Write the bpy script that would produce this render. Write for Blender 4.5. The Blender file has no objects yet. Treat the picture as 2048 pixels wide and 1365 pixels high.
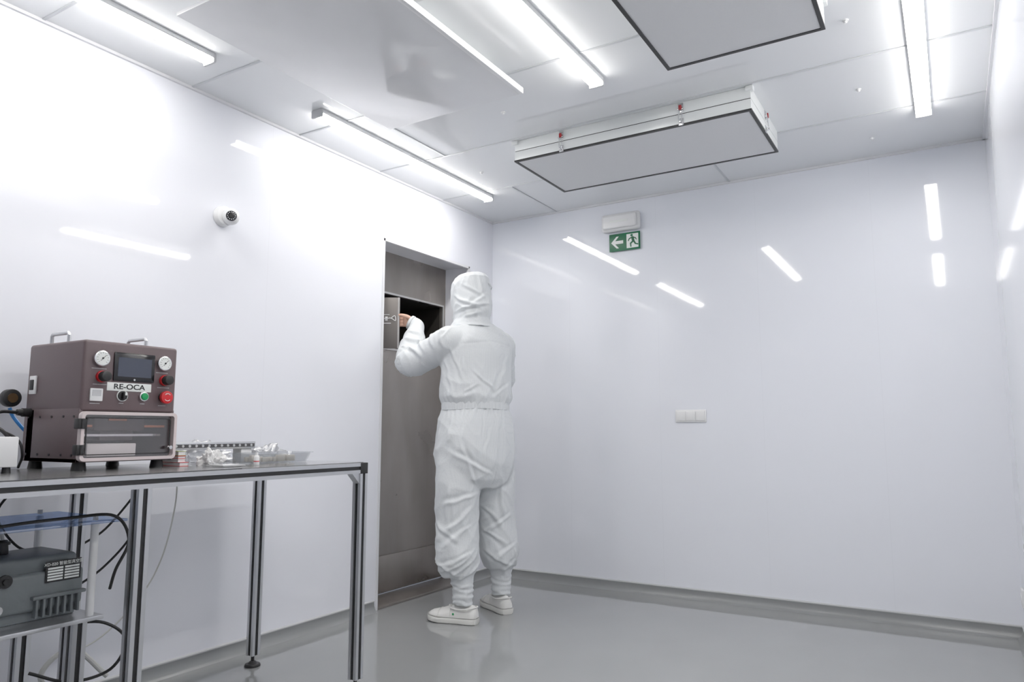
import bpy, bmesh, math, random, bisect
from mathutils import Vector, Matrix, noise
random.seed(4)
V=Vector
scene=bpy.context.scene
H=2.498; D=4.37; W=3.03; NEAR=-1.8

# ------------------------------------------------------------------ materials
MATS={}
def M(name,col,rough=.5,metal=0.,bump=0.,bscale=60.,var=.03,vscale=8.,emit=None,alpha=None,spec=.5,aniso=None,rvar=0.):
    if name in MATS: return MATS[name]
    m=bpy.data.materials.new(name); m.use_nodes=True
    nt=m.node_tree; b=nt.nodes['Principled BSDF']
    tc=nt.nodes.new('ShaderNodeTexCoord')
    nz=nt.nodes.new('ShaderNodeTexNoise'); nz.inputs['Scale'].default_value=vscale; nz.inputs['Detail'].default_value=3
    src=tc.outputs['Object']
    if aniso:
        mp=nt.nodes.new('ShaderNodeMapping'); mp.inputs['Scale'].default_value=aniso
        nt.links.new(src,mp.inputs['Vector']); src=mp.outputs['Vector']
    nt.links.new(src,nz.inputs['Vector'])
    mx=nt.nodes.new('ShaderNodeMix'); mx.data_type='RGBA'
    mx.inputs['A'].default_value=(*[max(0,c*(1-var)) for c in col],1)
    mx.inputs['B'].default_value=(*[min(1,c*(1+var)) for c in col],1)
    nt.links.new(nz.outputs['Fac'],mx.inputs['Factor']); nt.links.new(mx.outputs['Result'],b.inputs['Base Color'])
    b.inputs['Roughness'].default_value=rough; b.inputs['Metallic'].default_value=metal
    b.inputs['Specular IOR Level'].default_value=spec
    if rvar:
        n3=nt.nodes.new('ShaderNodeTexNoise'); n3.inputs['Scale'].default_value=2.5; n3.inputs['Detail'].default_value=5
        mr=nt.nodes.new('ShaderNodeMapRange'); mr.inputs['From Min'].default_value=.3; mr.inputs['From Max'].default_value=.7
        mr.inputs['To Min'].default_value=rough-rvar; mr.inputs['To Max'].default_value=rough+rvar
        nt.links.new(tc.outputs['Object'],n3.inputs['Vector']); nt.links.new(n3.outputs['Fac'],mr.inputs['Value']); nt.links.new(mr.outputs['Result'],b.inputs['Roughness'])
    if bump:
        n2=nt.nodes.new('ShaderNodeTexNoise'); n2.inputs['Scale'].default_value=bscale
        nt.links.new(src,n2.inputs['Vector'])
        bp=nt.nodes.new('ShaderNodeBump'); bp.inputs['Strength'].default_value=bump; bp.inputs['Distance'].default_value=.01
        nt.links.new(n2.outputs['Fac'],bp.inputs['Height']); nt.links.new(bp.outputs['Normal'],b.inputs['Normal'])
    if emit:
        b.inputs['Emission Color'].default_value=(*emit[0],1); b.inputs['Emission Strength'].default_value=emit[1]
    if alpha is not None: b.inputs['Alpha'].default_value=alpha
    MATS[name]=m; return m

def seam_mat(name,col,rough,axis,pitch,off,dark=.8,width=.0018,bump=.02):
    m=M(name,col,rough,bump=bump,bscale=2.2,var=.012,vscale=1.5,spec=.75)
    nt=m.node_tree; b=nt.nodes['Principled BSDF']
    g=nt.nodes.new('ShaderNodeNewGeometry'); s=nt.nodes.new('ShaderNodeSeparateXYZ')
    nt.links.new(g.outputs['Position'],s.inputs[0])
    def math_(op,a,bv):
        n=nt.nodes.new('ShaderNodeMath'); n.operation=op
        if isinstance(a,(int,float)): n.inputs[0].default_value=a
        else: nt.links.new(a,n.inputs[0])
        n.inputs[1].default_value=bv; return n.outputs[0]
    a=math_('ADD',s.outputs[axis],-off+100*pitch); a=math_('MODULO',a,pitch)
    a=math_('LESS_THAN',a,width)
    mx=nt.nodes.new('ShaderNodeMix'); mx.data_type='RGBA'; mx.blend_type='MULTIPLY'
    old=b.inputs['Base Color'].links[0].from_socket
    nt.links.new(old,mx.inputs['A']); mx.inputs['B'].default_value=(dark,dark,dark,1)
    nt.links.new(a,mx.inputs['Factor']); nt.links.new(mx.outputs['Result'],b.inputs['Base Color'])
    return m

def glass_mat(name,tint,fac=.12,rough=.03):
    m=bpy.data.materials.new(name); m.use_nodes=True; nt=m.node_tree; nt.nodes.clear()
    o=nt.nodes.new('ShaderNodeOutputMaterial'); t=nt.nodes.new('ShaderNodeBsdfTransparent'); g=nt.nodes.new('ShaderNodeBsdfGlossy')
    t.inputs[0].default_value=(*tint,1); g.inputs['Roughness'].default_value=rough
    x=nt.nodes.new('ShaderNodeMixShader'); x.inputs[0].default_value=fac
    nt.links.new(t.outputs[0],x.inputs[1]); nt.links.new(g.outputs[0],x.inputs[2]); nt.links.new(x.outputs[0],o.inputs[0])
    return m

def fabric_mat():
    m=M('cleanroom_fabric',(.69,.72,.74),.7,bump=.10,bscale=90,var=.02)
    nt=m.node_tree; b=nt.nodes['Principled BSDF']
    tc=nt.nodes.new('ShaderNodeTexCoord'); s=nt.nodes.new('ShaderNodeSeparateXYZ'); nt.links.new(tc.outputs['Object'],s.inputs[0])
    acc=None
    for ax in ('X','Y','Z'):
        n=nt.nodes.new('ShaderNodeMath'); n.operation='MULTIPLY_ADD'; nt.links.new(s.outputs[ax],n.inputs[0]); n.inputs[1].default_value=140; n.inputs[2].default_value=1000
        f=nt.nodes.new('ShaderNodeMath'); f.operation='FRACT'; nt.links.new(n.outputs[0],f.inputs[0])
        l=nt.nodes.new('ShaderNodeMath'); l.operation='LESS_THAN'; nt.links.new(f.outputs[0],l.inputs[0]); l.inputs[1].default_value=.14
        if acc is None: acc=l.outputs[0]
        else:
            a=nt.nodes.new('ShaderNodeMath'); a.operation='MAXIMUM'; nt.links.new(acc,a.inputs[0]); nt.links.new(l.outputs[0],a.inputs[1]); acc=a.outputs[0]
    mx=nt.nodes.new('ShaderNodeMix'); mx.data_type='RGBA'; mx.blend_type='MULTIPLY'
    old=b.inputs['Base Color'].links[0].from_socket
    nt.links.new(old,mx.inputs['A']); mx.inputs['B'].default_value=(.93,.935,.945,1)
    nt.links.new(acc,mx.inputs['Factor']); nt.links.new(mx.outputs['Result'],b.inputs['Base Color'])
    return m

m_wallL=seam_mat('wall_panel_gloss',(.85,.87,.935),.045,'Y',1.18,2.35,.93)
m_wallB=seam_mat('wall_panel_gloss_end',(.85,.88,.95),.045,'X',.62,.62,.95)
m_ceil=M('ceiling_panel_gloss',(.82,.84,.865),.07,bump=.012,bscale=2,var=.02,vscale=1.5,spec=.65)
m_floor=M('epoxy_floor',(.285,.295,.30),.06,bump=.012,bscale=5,var=.05,vscale=3,spec=1.0)
m_base=M('skirting_grey',(.24,.25,.255),.3,var=.03)
m_baselight=M('skirting_lip',(.50,.51,.52),.35)
m_white=M('white_plastic',(.84,.85,.86),.3)
m_whitep=M('white_painted_metal',(.82,.84,.86),.3,var=.02)
m_trim=M('white_trim',(.76,.77,.80),.3)
m_seam=M('ceiling_seam',(.58,.60,.63),.4)
m_light=M('led_diffuser',(1,1,1),.4,emit=((1,.965,.92),37.))
m_capgrey=M('lamp_cap_grey',(.55,.56,.58),.4)
m_steel=M('brushed_steel',(.29,.265,.245),.36,metal=.8,bump=.05,bscale=12,var=.28,vscale=2.4,aniso=(1,2.2,.6),rvar=.14)
m_leaf=M('hatch_leaf_steel',(.18,.165,.155),.45,metal=.5,var=.15,vscale=6)
m_steelL=M('steel_light',(.55,.54,.53),.35,metal=.8)
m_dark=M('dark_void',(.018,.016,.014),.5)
m_black=M('black_rubber',(.010,.010,.011),.45)
m_blackgloss=M('black_gloss',(.008,.008,.010),.12)
m_filter=M('filter_media',(.74,.75,.77),.7,bump=.1,bscale=500,var=.03,vscale=300)
m_alu=M('anodised_aluminium',(.60,.61,.63),.3,metal=.85)
m_aluw=M('aluminium_pale',(.78,.81,.81),.35,metal=.1)
m_red=M('red_plastic',(.60,.01,.015),.3)
m_darkred=M('dark_red_plastic',(.32,.012,.015),.35)
m_green=M('green_plastic',(.0,.30,.08),.3)
m_signgreen=M('sign_green',(.0,.12,.045),.4,var=.02)
m_signwhite=M('sign_white',(.85,.88,.86),.4,var=.01)
m_mauve=M('mauve_powder_coat',(.115,.080,.085),.42,bump=.05,bscale=400,var=.06)
m_mauved=M('mauve_dark',(.06,.043,.048),.5)
m_chrome=M('chrome',(.75,.75,.76),.15,metal=1)
m_orange=M('orange_strip',(.55,.16,.05),.5)
m_pink=M('door_frame_acrylic',(.70,.61,.61),.3)
m_pump=M('cast_grey_paint',(.15,.172,.182),.4,bump=.1,bscale=40,var=.08)
m_skin=M('skin',(.72,.44,.33),.5,var=.06,vscale=30)
m_hair=M('hair',(.05,.03,.02),.6)
m_eye=M('eye_white',(.8,.8,.8),.2)
m_fabric=fabric_mat()
m_shoe=M('white_shoe_leather',(.80,.80,.78),.4,bump=.05,bscale=60)
m_sole=M('shoe_sole',(.72,.72,.69),.6)
m_welt=M('shoe_welt',(.33,.33,.32),.6)
m_blue=M('blue_hose',(.02,.22,.65),.3)
m_hose=M('translucent_hose',(.55,.56,.55),.3)
m_paper=M('paper_tissue',(.8,.8,.8),.8,bump=.3,bscale=25)
m_screen2=M('lcd_panel',(.05,.06,.09),.15)
m_glass=glass_mat('clear_acrylic',(.95,.93,.93),.1)
m_blueacr=glass_mat('blue_acrylic',(.55,.66,.86),.25)
m_clear=glass_mat('clear_plastic',(.93,.94,.95),.25,.15)
m_bag=glass_mat('milky_plastic',(.93,.94,.95),.4,.3)
m_perf=M('perforated_plate',(.09,.09,.095),.2,metal=.5)
def perf():
    nt=m_perf.node_tree; b=nt.nodes['Principled BSDF']
    tc=nt.nodes.new('ShaderNodeTexCoord'); v=nt.nodes.new('ShaderNodeTexVoronoi'); v.inputs['Scale'].default_value=45; v.inputs['Randomness'].default_value=0
    nt.links.new(tc.outputs['Object'],v.inputs['Vector'])
    l=nt.nodes.new('ShaderNodeMath'); l.operation='LESS_THAN'; l.inputs[1].default_value=.28; nt.links.new(v.outputs['Distance'],l.inputs[0])
    mx=nt.nodes.new('ShaderNodeMix'); mx.data_type='RGBA'; old=b.inputs['Base Color'].links[0].from_socket
    nt.links.new(old,mx.inputs['A']); mx.inputs['B'].default_value=(.6,.6,.6,1); nt.links.new(l.outputs[0],mx.inputs['Factor']); nt.links.new(mx.outputs['Result'],b.inputs['Base Color'])
perf()
m_top=M('dark_gloss_top',(.22,.22,.225),.12,metal=.3)

# ------------------------------------------------------------------ mesh builder
def align(d):
    return V((0,0,1)).rotation_difference(V(d).normalized()).to_matrix().to_4x4()
def catmull(pts,n=6):
    P=[V(p) for p in pts]; P=[P[0]*2-P[1]]+P+[P[-1]*2-P[-2]]; out=[]
    for i in range(1,len(P)-2):
        for k in range(n):
            t=k/n; a,b,c,d=P[i-1],P[i],P[i+1],P[i+2]
            out.append(.5*((2*b)+(c-a)*t+(2*a-5*b+4*c-d)*t*t+(3*b-a-3*c+d)*t**3))
    out.append(P[-2]); return out
class MB:
    def __init__(s): s.bm=bmesh.new(); s.mi=0
    def m(s,i): s.mi=i; return s
    def add(s,tb,mx=None):
        if mx is not None: bmesh.ops.transform(tb,matrix=mx,verts=tb.verts)
        for f in tb.faces: f.material_index=s.mi; f.smooth=True
        me=bpy.data.meshes.new('t'); tb.to_mesh(me); tb.free(); s.bm.from_mesh(me); bpy.data.meshes.remove(me); return s
    def box(s,a,b,bev=0.,mx=None,seg=2):
        a=V(a);b=V(b); tb=bmesh.new(); bmesh.ops.create_cube(tb,size=1)
        bmesh.ops.transform(tb,matrix=Matrix.Translation((a+b)/2)@Matrix.Diagonal((*[abs(x) for x in (b-a)],1)),verts=tb.verts)
        if bev: bmesh.ops.bevel(tb,geom=list(tb.edges),offset=bev,segments=seg,affect='EDGES',profile=.5)
        return s.add(tb,mx)
    def cyl(s,p0,p1,r,r2=None,seg=24,bev=0.,mx=None):
        p0=V(p0);p1=V(p1);d=p1-p0; tb=bmesh.new()
        bmesh.ops.create_cone(tb,cap_ends=True,segments=seg,radius1=r,radius2=r if r2 is None else r2,depth=d.length)
        if bev:
            es=[e for e in tb.edges if any(len(f.verts)>4 for f in e.link_faces)]
            bmesh.ops.bevel(tb,geom=es,offset=bev,segments=2,affect='EDGES',profile=.5)
        bmesh.ops.transform(tb,matrix=Matrix.Translation((p0+p1)/2)@align(d),verts=tb.verts)
        return s.add(tb,mx)
    def sph(s,c,r,seg=24,mx=None,rot=None):
        if not hasattr(r,'__len__'): r=(r,r,r)
        tb=bmesh.new(); bmesh.ops.create_uvsphere(tb,u_segments=seg,v_segments=seg//2+2,radius=1)
        m=Matrix.Diagonal((*r,1))
        if rot is not None: m=rot.to_4x4()@m
        bmesh.ops.transform(tb,matrix=Matrix.Translation(V(c))@m,verts=tb.verts); return s.add(tb,mx)
    def rings(s,R,cap=True,mx=None):
        tb=bmesh.new(); L=[[tb.verts.new(p) for p in r] for r in R]; n=len(R[0])
        for i in range(len(L)-1):
            for k in range(n): tb.faces.new((L[i][k],L[i][(k+1)%n],L[i+1][(k+1)%n],L[i+1][k]))
        if cap: tb.faces.new(L[0][::-1]); tb.faces.new(L[-1])
        bmesh.ops.recalc_face_normals(tb,faces=tb.faces); return s.add(tb,mx)
    def sweep(s,pts,r,seg=10,spl=True,n=6,mx=None):
        P=catmull(pts,n) if spl else [V(p) for p in pts]
        if hasattr(r,'__len__'):
            rr=[]
            for i in range(len(P)):
                t=i/(len(P)-1)*(len(r)-1); k=min(int(t),len(r)-2); rr.append(r[k]+(r[k+1]-r[k])*(t-k))
        else: rr=[r]*len(P)
        R=[]; up=None
        for i,p in enumerate(P):
            d=(P[min(i+1,len(P)-1)]-P[max(i-1,0)]).normalized()
            if up is None: up=d.orthogonal().normalized()
            up=(up-d*up.dot(d)).normalized(); sd=d.cross(up)
            R.append([p+(up*math.cos(a)+sd*math.sin(a))*rr[i] for a in [2*math.pi*k/seg for k in range(seg)]])
        return s.rings(R,mx=mx)
    def prism(s,pts,ext,mx=None):
        ext=V(ext); tb=bmesh.new(); vs=[tb.verts.new(V(p)) for p in pts]; f=tb.faces.new(vs)
        r=bmesh.ops.extrude_face_region(tb,geom=[f]); bmesh.ops.translate(tb,vec=ext,verts=[g for g in r['geom'] if isinstance(g,bmesh.types.BMVert)])
        bmesh.ops.recalc_face_normals(tb,faces=tb.faces); return s.add(tb,mx)
    def profile(s,p0,p1,size=.04,slot=.014,mi_a=0,mi_b=1):
        p0=V(p0);p1=V(p1);d=p1-p0; h=size/2; w=slot/2; dp=.006
        q=[(h,h),(w,h),(w,h-dp),(-w,h-dp),(-w,h),(-h,h),(-h,w),(-h+dp,w),(-h+dp,-w),(-h,-w),(-h,-h),(-w,-h),(-w,-h+dp),(w,-h+dp),(w,-h),(h,-h),(h,-w),(h-dp,-w),(h-dp,w),(h,w)]
        dn=d.normalized(); ax=V((1,0,0)) if abs(dn.x)<.5 else V((0,1,0)); ay=dn.cross(ax).normalized()
        s.mi=mi_a; s.prism([p0+ax*a+ay*b for a,b in q],d)
        s.mi=mi_b
        for sg in (1,-1):
            for A,B in ((ax,ay),(ay,ax)):
                c=A*sg*(h-dp+.001)
                s.prism([p0+c-B*w*.98-A*sg*.001,p0+c+B*w*.98-A*sg*.001,p0+c+B*w*.98+A*sg*.0008,p0+c-B*w*.98+A*sg*.0008],d)
        s.mi=0; return s
    def done(s,name,mats,parent=None,label=None,ang=35,**kw):
        me=bpy.data.meshes.new(name); 
        if not hasattr(mats,'__len__'): mats=[mats]
        vs=s.bm.verts; mn=V([min(v.co[i] for v in vs) for i in range(3)]); mxx=V([max(v.co[i] for v in vs) for i in range(3)]); c=(mn+mxx)/2
        bmesh.ops.translate(s.bm,vec=-c,verts=vs); s.bm.to_mesh(me); s.bm.free()
        for m in mats: me.materials.append(m)
        me.set_sharp_from_angle(angle=math.radians(ang))
        o=bpy.data.objects.new(name,me); o.location=c; scene.collection.objects.link(o)
        setp(o,parent)
        if label: o['label']=label
        for k,v in kw.items(): o[k]=v
        return o
def setp(o,parent):
    if parent is not None:
        o.parent=parent
        bpy.context.view_layer.update()
        o.matrix_parent_inverse=parent.matrix_world.inverted()
def root(name,loc,label,category,**kw):
    o=bpy.data.objects.new(name,None); o.location=loc; o.empty_display_size=.05; scene.collection.objects.link(o)
    o['label']=label; o['category']=category
    for k,v in kw.items(): o[k]=v
    bpy.context.view_layer.update(); return o
def tree_copy(r,loc,rotz=0,label=None):
    def cp(o,par):
        n=o.copy(); scene.collection.objects.link(n)
        if par is not None:
            mi=o.matrix_parent_inverse.copy(); n.parent=par; n.matrix_parent_inverse=mi
        for c in o.children: cp(c,n)
        return n
    n=cp(r,None); n.location=loc; n.rotation_euler=(0,0,rotz)
    if label: n['label']=label
    return n
def text(body,size,loc,rot,mat,name,parent,ext=.0006,sx=1,off=0):
    c=bpy.data.curves.new(name,'FONT'); c.body=body; c.size=size; c.extrude=ext; c.align_x='CENTER'; c.align_y='CENTER'; c.offset=off
    t=bpy.data.objects.new(name+'_tmp',c); scene.collection.objects.link(t); bpy.context.view_layer.update()
    me=bpy.data.meshes.new_from_object(t.evaluated_get(bpy.context.evaluated_depsgraph_get()))
    bpy.data.objects.remove(t); me.name=name
    o=bpy.data.objects.new(name,me); me.materials.clear(); me.materials.append(mat)
    o.location=loc; o.rotation_euler=rot; o.scale=(sx,1,1); scene.collection.objects.link(o); setp(o,parent); return o
def S(mb,name,mats,**kw):
    return mb.done(name,mats,kind='structure',**kw)

# ------------------------------------------------------------------ room
S(MB().box((-.9,NEAR-.1,-.1),(W+.1,D+.1,0)),'floor',m_floor)
S(MB().box((-.1,NEAR-.1,H),(W+.1,D+.1,H+.1)),'ceiling',m_ceil)
DY0,DY1,DZ=3.18,4.07,2.11; RX=-.2
S(MB().box((RX-.02,NEAR-.1,0),(0,DY0,H)).box((RX-.02,DY1,0),(0,D+.1,H)).box((RX-.02,DY0,DZ),(0,DY1,H)),'wall_left',m_wallL)
S(MB().box((0,D,0),(W+.1,D+.1,H)),'wall_back',m_wallB)
S(MB().box((W,NEAR-.1,0),(W+.1,D,H)),'wall_right',m_wallL)
S(MB().box((0,NEAR-.1,0),(W,NEAR,H)),'wall_near',m_wallB)
def skirt(name,p0,d,L,n):
    p0=V(p0);d=V(d);n=V(n)
    pr=[(0,0),(.036,0),(.024,.007),(.016,.018),(.012,.034),(.011,.052),(0,.052)]
    mb=MB(); mb.prism([p0+n*a+V((0,0,b)) for a,b in pr],d*L)
    mb.m(1).prism([p0+n*a+V((0,0,b)) for a,b in [(0,.052),(.013,.052),(.013,.057),(0,.060)]],d*L)
    S(mb,name,[m_base,m_baselight])
skirt('baseboard_back',(0.0,D,0),(1,0,0),W,(0,-1,0))
skirt('baseboard_left',(0,NEAR,0),(0,1,0),DY0-.02-NEAR,(1,0,0))
skirt('baseboard_corner',(0,DY1+.02,0),(0,1,0),D-DY1-.02,(1,0,0))
skirt('baseboard_right',(W,NEAR,0),(0,1,0),D-NEAR,(-1,0,0))
S(MB().box((0,NEAR,H-.012),(.012,D,H)),'trim_1',m_trim)
S(MB().box((0,D-.012,H-.012),(W,D,H)),'trim_2',m_trim)
S(MB().box((W-.012,NEAR,H-.012),(W,D,H)),'trim_3',m_trim)
n=4
for y in (.03,.65,1.27,1.89,2.51,3.13,3.75):
    S(MB().box((.012,y-.006,H-.004),(W-.012,y+.006,H),.001),'trim_%d'%n,m_seam); n+=1
for (x,y0,y1) in ((.53,3.757,4.358),(.48,2.517,3.122),(1.72,3.757,4.358)):
    S(MB().box((x-.006,y0,H-.004),(x+.006,y1,H),.001),'trim_%d'%n,m_seam); n+=1
t=.014
S(MB().box((-.012,DY0-.002,0),(.006,DY0+t,DZ)).box((-.012,DY1-t,0),(.006,DY1+.002,DZ)).box((-.012,DY0,DZ-t),(.006,DY1,DZ+.002)),'trim_%d'%n,m_trim); n+=1
oy0,oy1,oz0,oz1=3.25,4.03,1.50,1.84
db=MB().box((RX-.02,DY0,.02),(RX,DY1,oz0)).box((RX-.02,DY0,oz1),(RX,DY1,DZ)).box((RX-.02,DY0,oz0),(RX,oy0,oz1)).box((RX-.02,oy1,oz0),(RX,DY1,oz1))
door=S(db,'door_1',m_steel,label='stainless steel door panel with an open pass hatch')
MB().box((RX,DY0,.03),(RX+.012,DY1,.24),.003).done('kick_plate',m_steel,door)
MB().box((RX,oy0,oz1),(RX+.01,oy1,oz1+.012)).box((RX,oy1,oz0),(RX+.01,oy1+.012,oz1+.012)).box((RX,oy0-.012,oz0-.012),(RX+.01,oy1+.012,oz0)).done('hatch_frame',m_steelL,door)
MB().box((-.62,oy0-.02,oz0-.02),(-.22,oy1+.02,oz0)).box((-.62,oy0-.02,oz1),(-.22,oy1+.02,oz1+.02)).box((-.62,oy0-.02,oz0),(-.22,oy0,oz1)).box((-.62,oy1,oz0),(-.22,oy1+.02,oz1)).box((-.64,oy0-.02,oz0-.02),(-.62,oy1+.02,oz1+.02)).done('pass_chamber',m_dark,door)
S(MB().box((RX,DY0,0),(.005,DY1,.015),.003),'trim_%d'%n,m_steel); n+=1
u=V((.857,.515,0)); nn=V((.515,-.857,0)); hg=V((-.188,3.205,0)); LW=.235
mx=Matrix((( u.x,nn.x,0,hg.x),(u.y,nn.y,0,hg.y),(0,0,1,0),(0,0,0,1)))
zl0,zl1=1.47,1.775
leaf=MB().box((0,-.009,zl0),(LW,.009,zl1),.002,mx=mx).done('hatch_leaf',m_leaf,door)
MB().box((LW-.010,.009,zl0),(LW,.012,zl1),mx=mx).done('leaf_edge',m_steelL,leaf)
MB().box((.150,.009,1.635),(.165,.012,1.66),.001,mx=mx).sweep([(.145,.012,1.648),(.16,.014,1.648),(.185,.014,1.650),(.212,.014,1.635),(.208,.014,1.664),(.188,.014,1.652)],.0024,8,mx=mx).box((.14,.009,1.618),(.185,.0115,1.622),mx=mx).box((.14,.009,1.670),(.175,.0115,1.673),mx=mx).done('latch_handle',m_white,leaf)
TIP=hg+u*LW

# ------------------------------------------------------------------ ceiling lamps
def lamp():
    r=root('ceiling_lamp',(.31,3.09,H),'white LED batten lamp with lit diffuser fixed to the ceiling','lamp',group='LED batten lamps on the ceiling')
    x=.31;y0,y1=2.34,3.84
    MB().box((x-.033,y0,H-.022),(x+.033,y1,H),.003).done('lamp_housing',m_whitep,r)
    pts=[(x+.032*math.cos(a),y0+.012,H-.022-.016*math.sin(a)) for a in [math.pi*k/8 for k in range(9)]]
    MB().prism(pts,(0,y1-y0-.024,0)).done('lamp_diffuser',m_light,r)
    for yy in (y0-.004,y1-.010):
        MB().box((x-.035,yy,H-.041),(x+.035,yy+.014,H),.006).done('end_cap',m_capgrey,r)
    return r
L=lamp()
for (x,y) in ((.31,1.01),(1.57,2.0),(2.77,3.07),(2.77,1.0)): tree_copy(L,(x,y,H))

# ------------------------------------------------------------------ ceiling filter units
def filt():
    cx,cy=1.52,3.44; a,b=.605,.285; zb=2.385
    r=root('ceiling_filter_unit',(cx,cy,H),'white ceiling filter unit with grey media and black gasket','filter unit',group='filter units on the ceiling')
    MB().box((cx-a,cy-b,2.443),(cx+a,cy+b,H),.002).done('plenum_housing',m_aluw,r)
    MB().box((cx-a+.002,cy-b+.002,2.440),(cx+a-.002,cy+b-.002,2.443)).done('seal_strip',m_black,r)
    MB().box((cx-a,cy-b,zb+.006),(cx+a,cy+b,2.440),.002).done('filter_frame',m_aluw,r)
    w=.012
    o4=[V((cx+sx*(a+.002),cy+sy*(b+.002),zb)) for sx,sy in ((-1,-1),(1,-1),(1,1),(-1,1))]
    i4=[V((cx+sx*(a-w),cy+sy*(b-w),zb)) for sx,sy in ((-1,-1),(1,-1),(1,1),(-1,1))]
    hz8=V((0,0,.008)); MB().rings([o4,[p+hz8 for p in o4],[p+hz8 for p in i4],i4,o4],cap=False).done('gasket',m_black,r)
    MB().box((cx-a+w,cy-b+w,zb+.003),(cx+a-w,cy+b-w,zb+.0065)).done('filter_media',m_filter,r)
    MB().box((cx-a-.012,cy-b-.012,2.475),(cx-a+.02,cy-b+.02,H),.002).done('corner_bracket',m_aluw,r)
    MB().box((cx+a-.02,cy-b-.012,2.475),(cx+a+.012,cy-b+.02,H),.002).done('corner_bracket',m_aluw,r)
    def clamp(p,nv,t):
        p=V(p);nv=V(nv);t=V(t)
        mb=MB(); M4=Matrix(((t.x,nv.x,0,p.x),(t.y,nv.y,0,p.y),(0,0,1,p.z),(0,0,0,1)))
        mb.box((-.012,0,.018),(.012,.004,.062),.001,mx=M4).box((-.012,0,-.045),(.012,.004,-.012),.001,mx=M4)
        mb.cyl((-.008,.010,.0),(-.008,.012,.03),.002,mx=M4,seg=8)
        mb.sweep([(-.007,.01,.025),(-.007,.014,-.02),(0,.016,-.028),(.007,.014,-.02),(.007,.01,.025)],.0022,8,mx=M4)
        mb.cyl((-.014,.009,.03),(.014,.009,.03),.005,seg=12,mx=M4)
        mb.box((-.006,.004,-.035),(.006,.018,-.022),.002,mx=M4)
        c=mb.done('toggle_clamp',m_chrome,r)
        MB().box((-.007,.010,.026),(.007,.017,.048),.002,mx=M4).done('clamp_handle',m_darkred,c)
    clamp((cx-.33,cy-b,2.43),(0,-1,0),(1,0,0)); clamp((cx+.29,cy-b,2.43),(0,-1,0),(1,0,0)); clamp((cx+a,cy,2.43),(1,0,0),(0,1,0))
    return r
F1=filt()
tree_copy(F1,(2.215,2.02,H),math.pi/2)
r=root('ceiling_panel_unit',(.95,1.95,H),'large white glossy panel hanging flat under the ceiling','ceiling panel')
m_plate=M('panel_white_gloss',(.80,.81,.83),.09,bump=.006,bscale=1.2)
MB().box((.59,1.42,2.408),(1.32,2.54,2.422),.002).done('lower_plate',m_plate,r)
MB().box((1.305,1.42,2.406),(1.325,2.54,2.432),.002).done('edge_strip',m_white,r)
MB().box((.66,1.49,2.422),(1.22,2.47,H),.003).done('plenum_housing',m_aluw,r)
nz=root('ceiling_nozzle',(2.55,2.81,H),'tiny white round nozzle fixed to the ceiling','nozzle',group='small nozzles on the ceiling')
MB().cyl((2.55,2.81,H-.004),(2.55,2.81,H),.011,seg=20).cyl((2.55,2.81,H-.012),(2.55,2.81,H-.004),.005,.007,seg=16).done('nozzle_body',m_white,nz)
for p in ((2.53,3.44),(2.53,4.07),(.51,3.45),(1.05,2.82)): tree_copy(nz,(p[0],p[1],H))

# ------------------------------------------------------------------ security camera
cp=V((0,2.08,1.955)); r=root('security_camera',cp,'white dome security camera with black lens mounted on the wall','camera')
MB().cyl(cp,cp+V((.03,0,0)),.048,.044,32,.004).done('camera_base',m_white,r)
bc=cp+V((.048,.012,-.004)); ld=V((.80,-.52,-.12)).normalized()
MB().sph(bc,.038,32).done('camera_ball',m_white,r)
MB().cyl(bc+ld*.024,bc+ld*.037,.025,.022,32,.002).done('lens_window',m_blackgloss,r)
MB().cyl(bc+ld*.036,bc+ld*.040,.009,.009,24).done('lens',m_black,r)
q=align(ld)
for k in range(12):
    a=k*math.pi/6; p=bc+ld*.0375+(q@V((math.cos(a)*.0165,math.sin(a)*.0165,0))); MB().cyl(p-ld*.001,p+ld*.001,.0022,seg=8).done('infrared_led',m_capgrey,r)

# ------------------------------------------------------------------ exit light + sign
r=root('emergency_light',(1.01,D,2.34),'white emergency light box mounted on the wall above a green sign','emergency light')
MB().box((.88,D-.045,2.285),(1.145,D,2.405),.018,seg=3).done('light_body',m_white,r)
MB().box((.895,D-.062,2.30),(1.13,D-.040,2.39),.012,seg=3).done('light_cover',m_white,r)
MB().box((.95,D-.0635,2.338),(1.075,D-.061,2.352),.001).done('light_tube',m_signwhite,r)
r=root('exit_sign',(1.035,D,2.21),'green emergency exit sign with white arrow and running figure','sign')
sx0,sx1,sz0,sz1=.925,1.14,2.155,2.272; ys=D-.012
MB().box((sx0,ys-.003,sz0),(sx1,ys,sz1),.0008).done('sign_board',m_signgreen,r)
MB().box((sx0+.02,ys,sz0+.02),(sx0+.03,D,sz1-.02)).done('sign_bracket',m_white,r)
MB().box((sx1-.03,ys,sz0+.02),(sx1-.02,D,sz1-.02)).done('sign_bracket',m_white,r)
yy=ys-.0045
def sp(pts,name,mat): 
    mb=MB()
    for q in pts: mb.prism([(sx0+x,yy,sz0+z) for x,z in q],(0,.0015,0))
    return mb.done(name,mat,r)
sp([[(.014,.0585),(.052,.098),(.068,.098),(.042,.069),(.098,.069),(.098,.048),(.042,.048),(.068,.019),(.052,.019)]],'arrow_symbol',m_signwhite)
sp([[(.122,.012),(.203,.012),(.203,.105),(.122,.105)]],'door_symbol',m_signwhite)
yy=ys-.006
def stroke(a,b,w):
    a=V(a);b=V(b); d=(b-a).normalized(); nrm=V((-d.y,d.x))*w/2
    return [tuple(a+nrm),tuple(b+nrm),tuple(b-nrm),tuple(a-nrm)]
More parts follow.
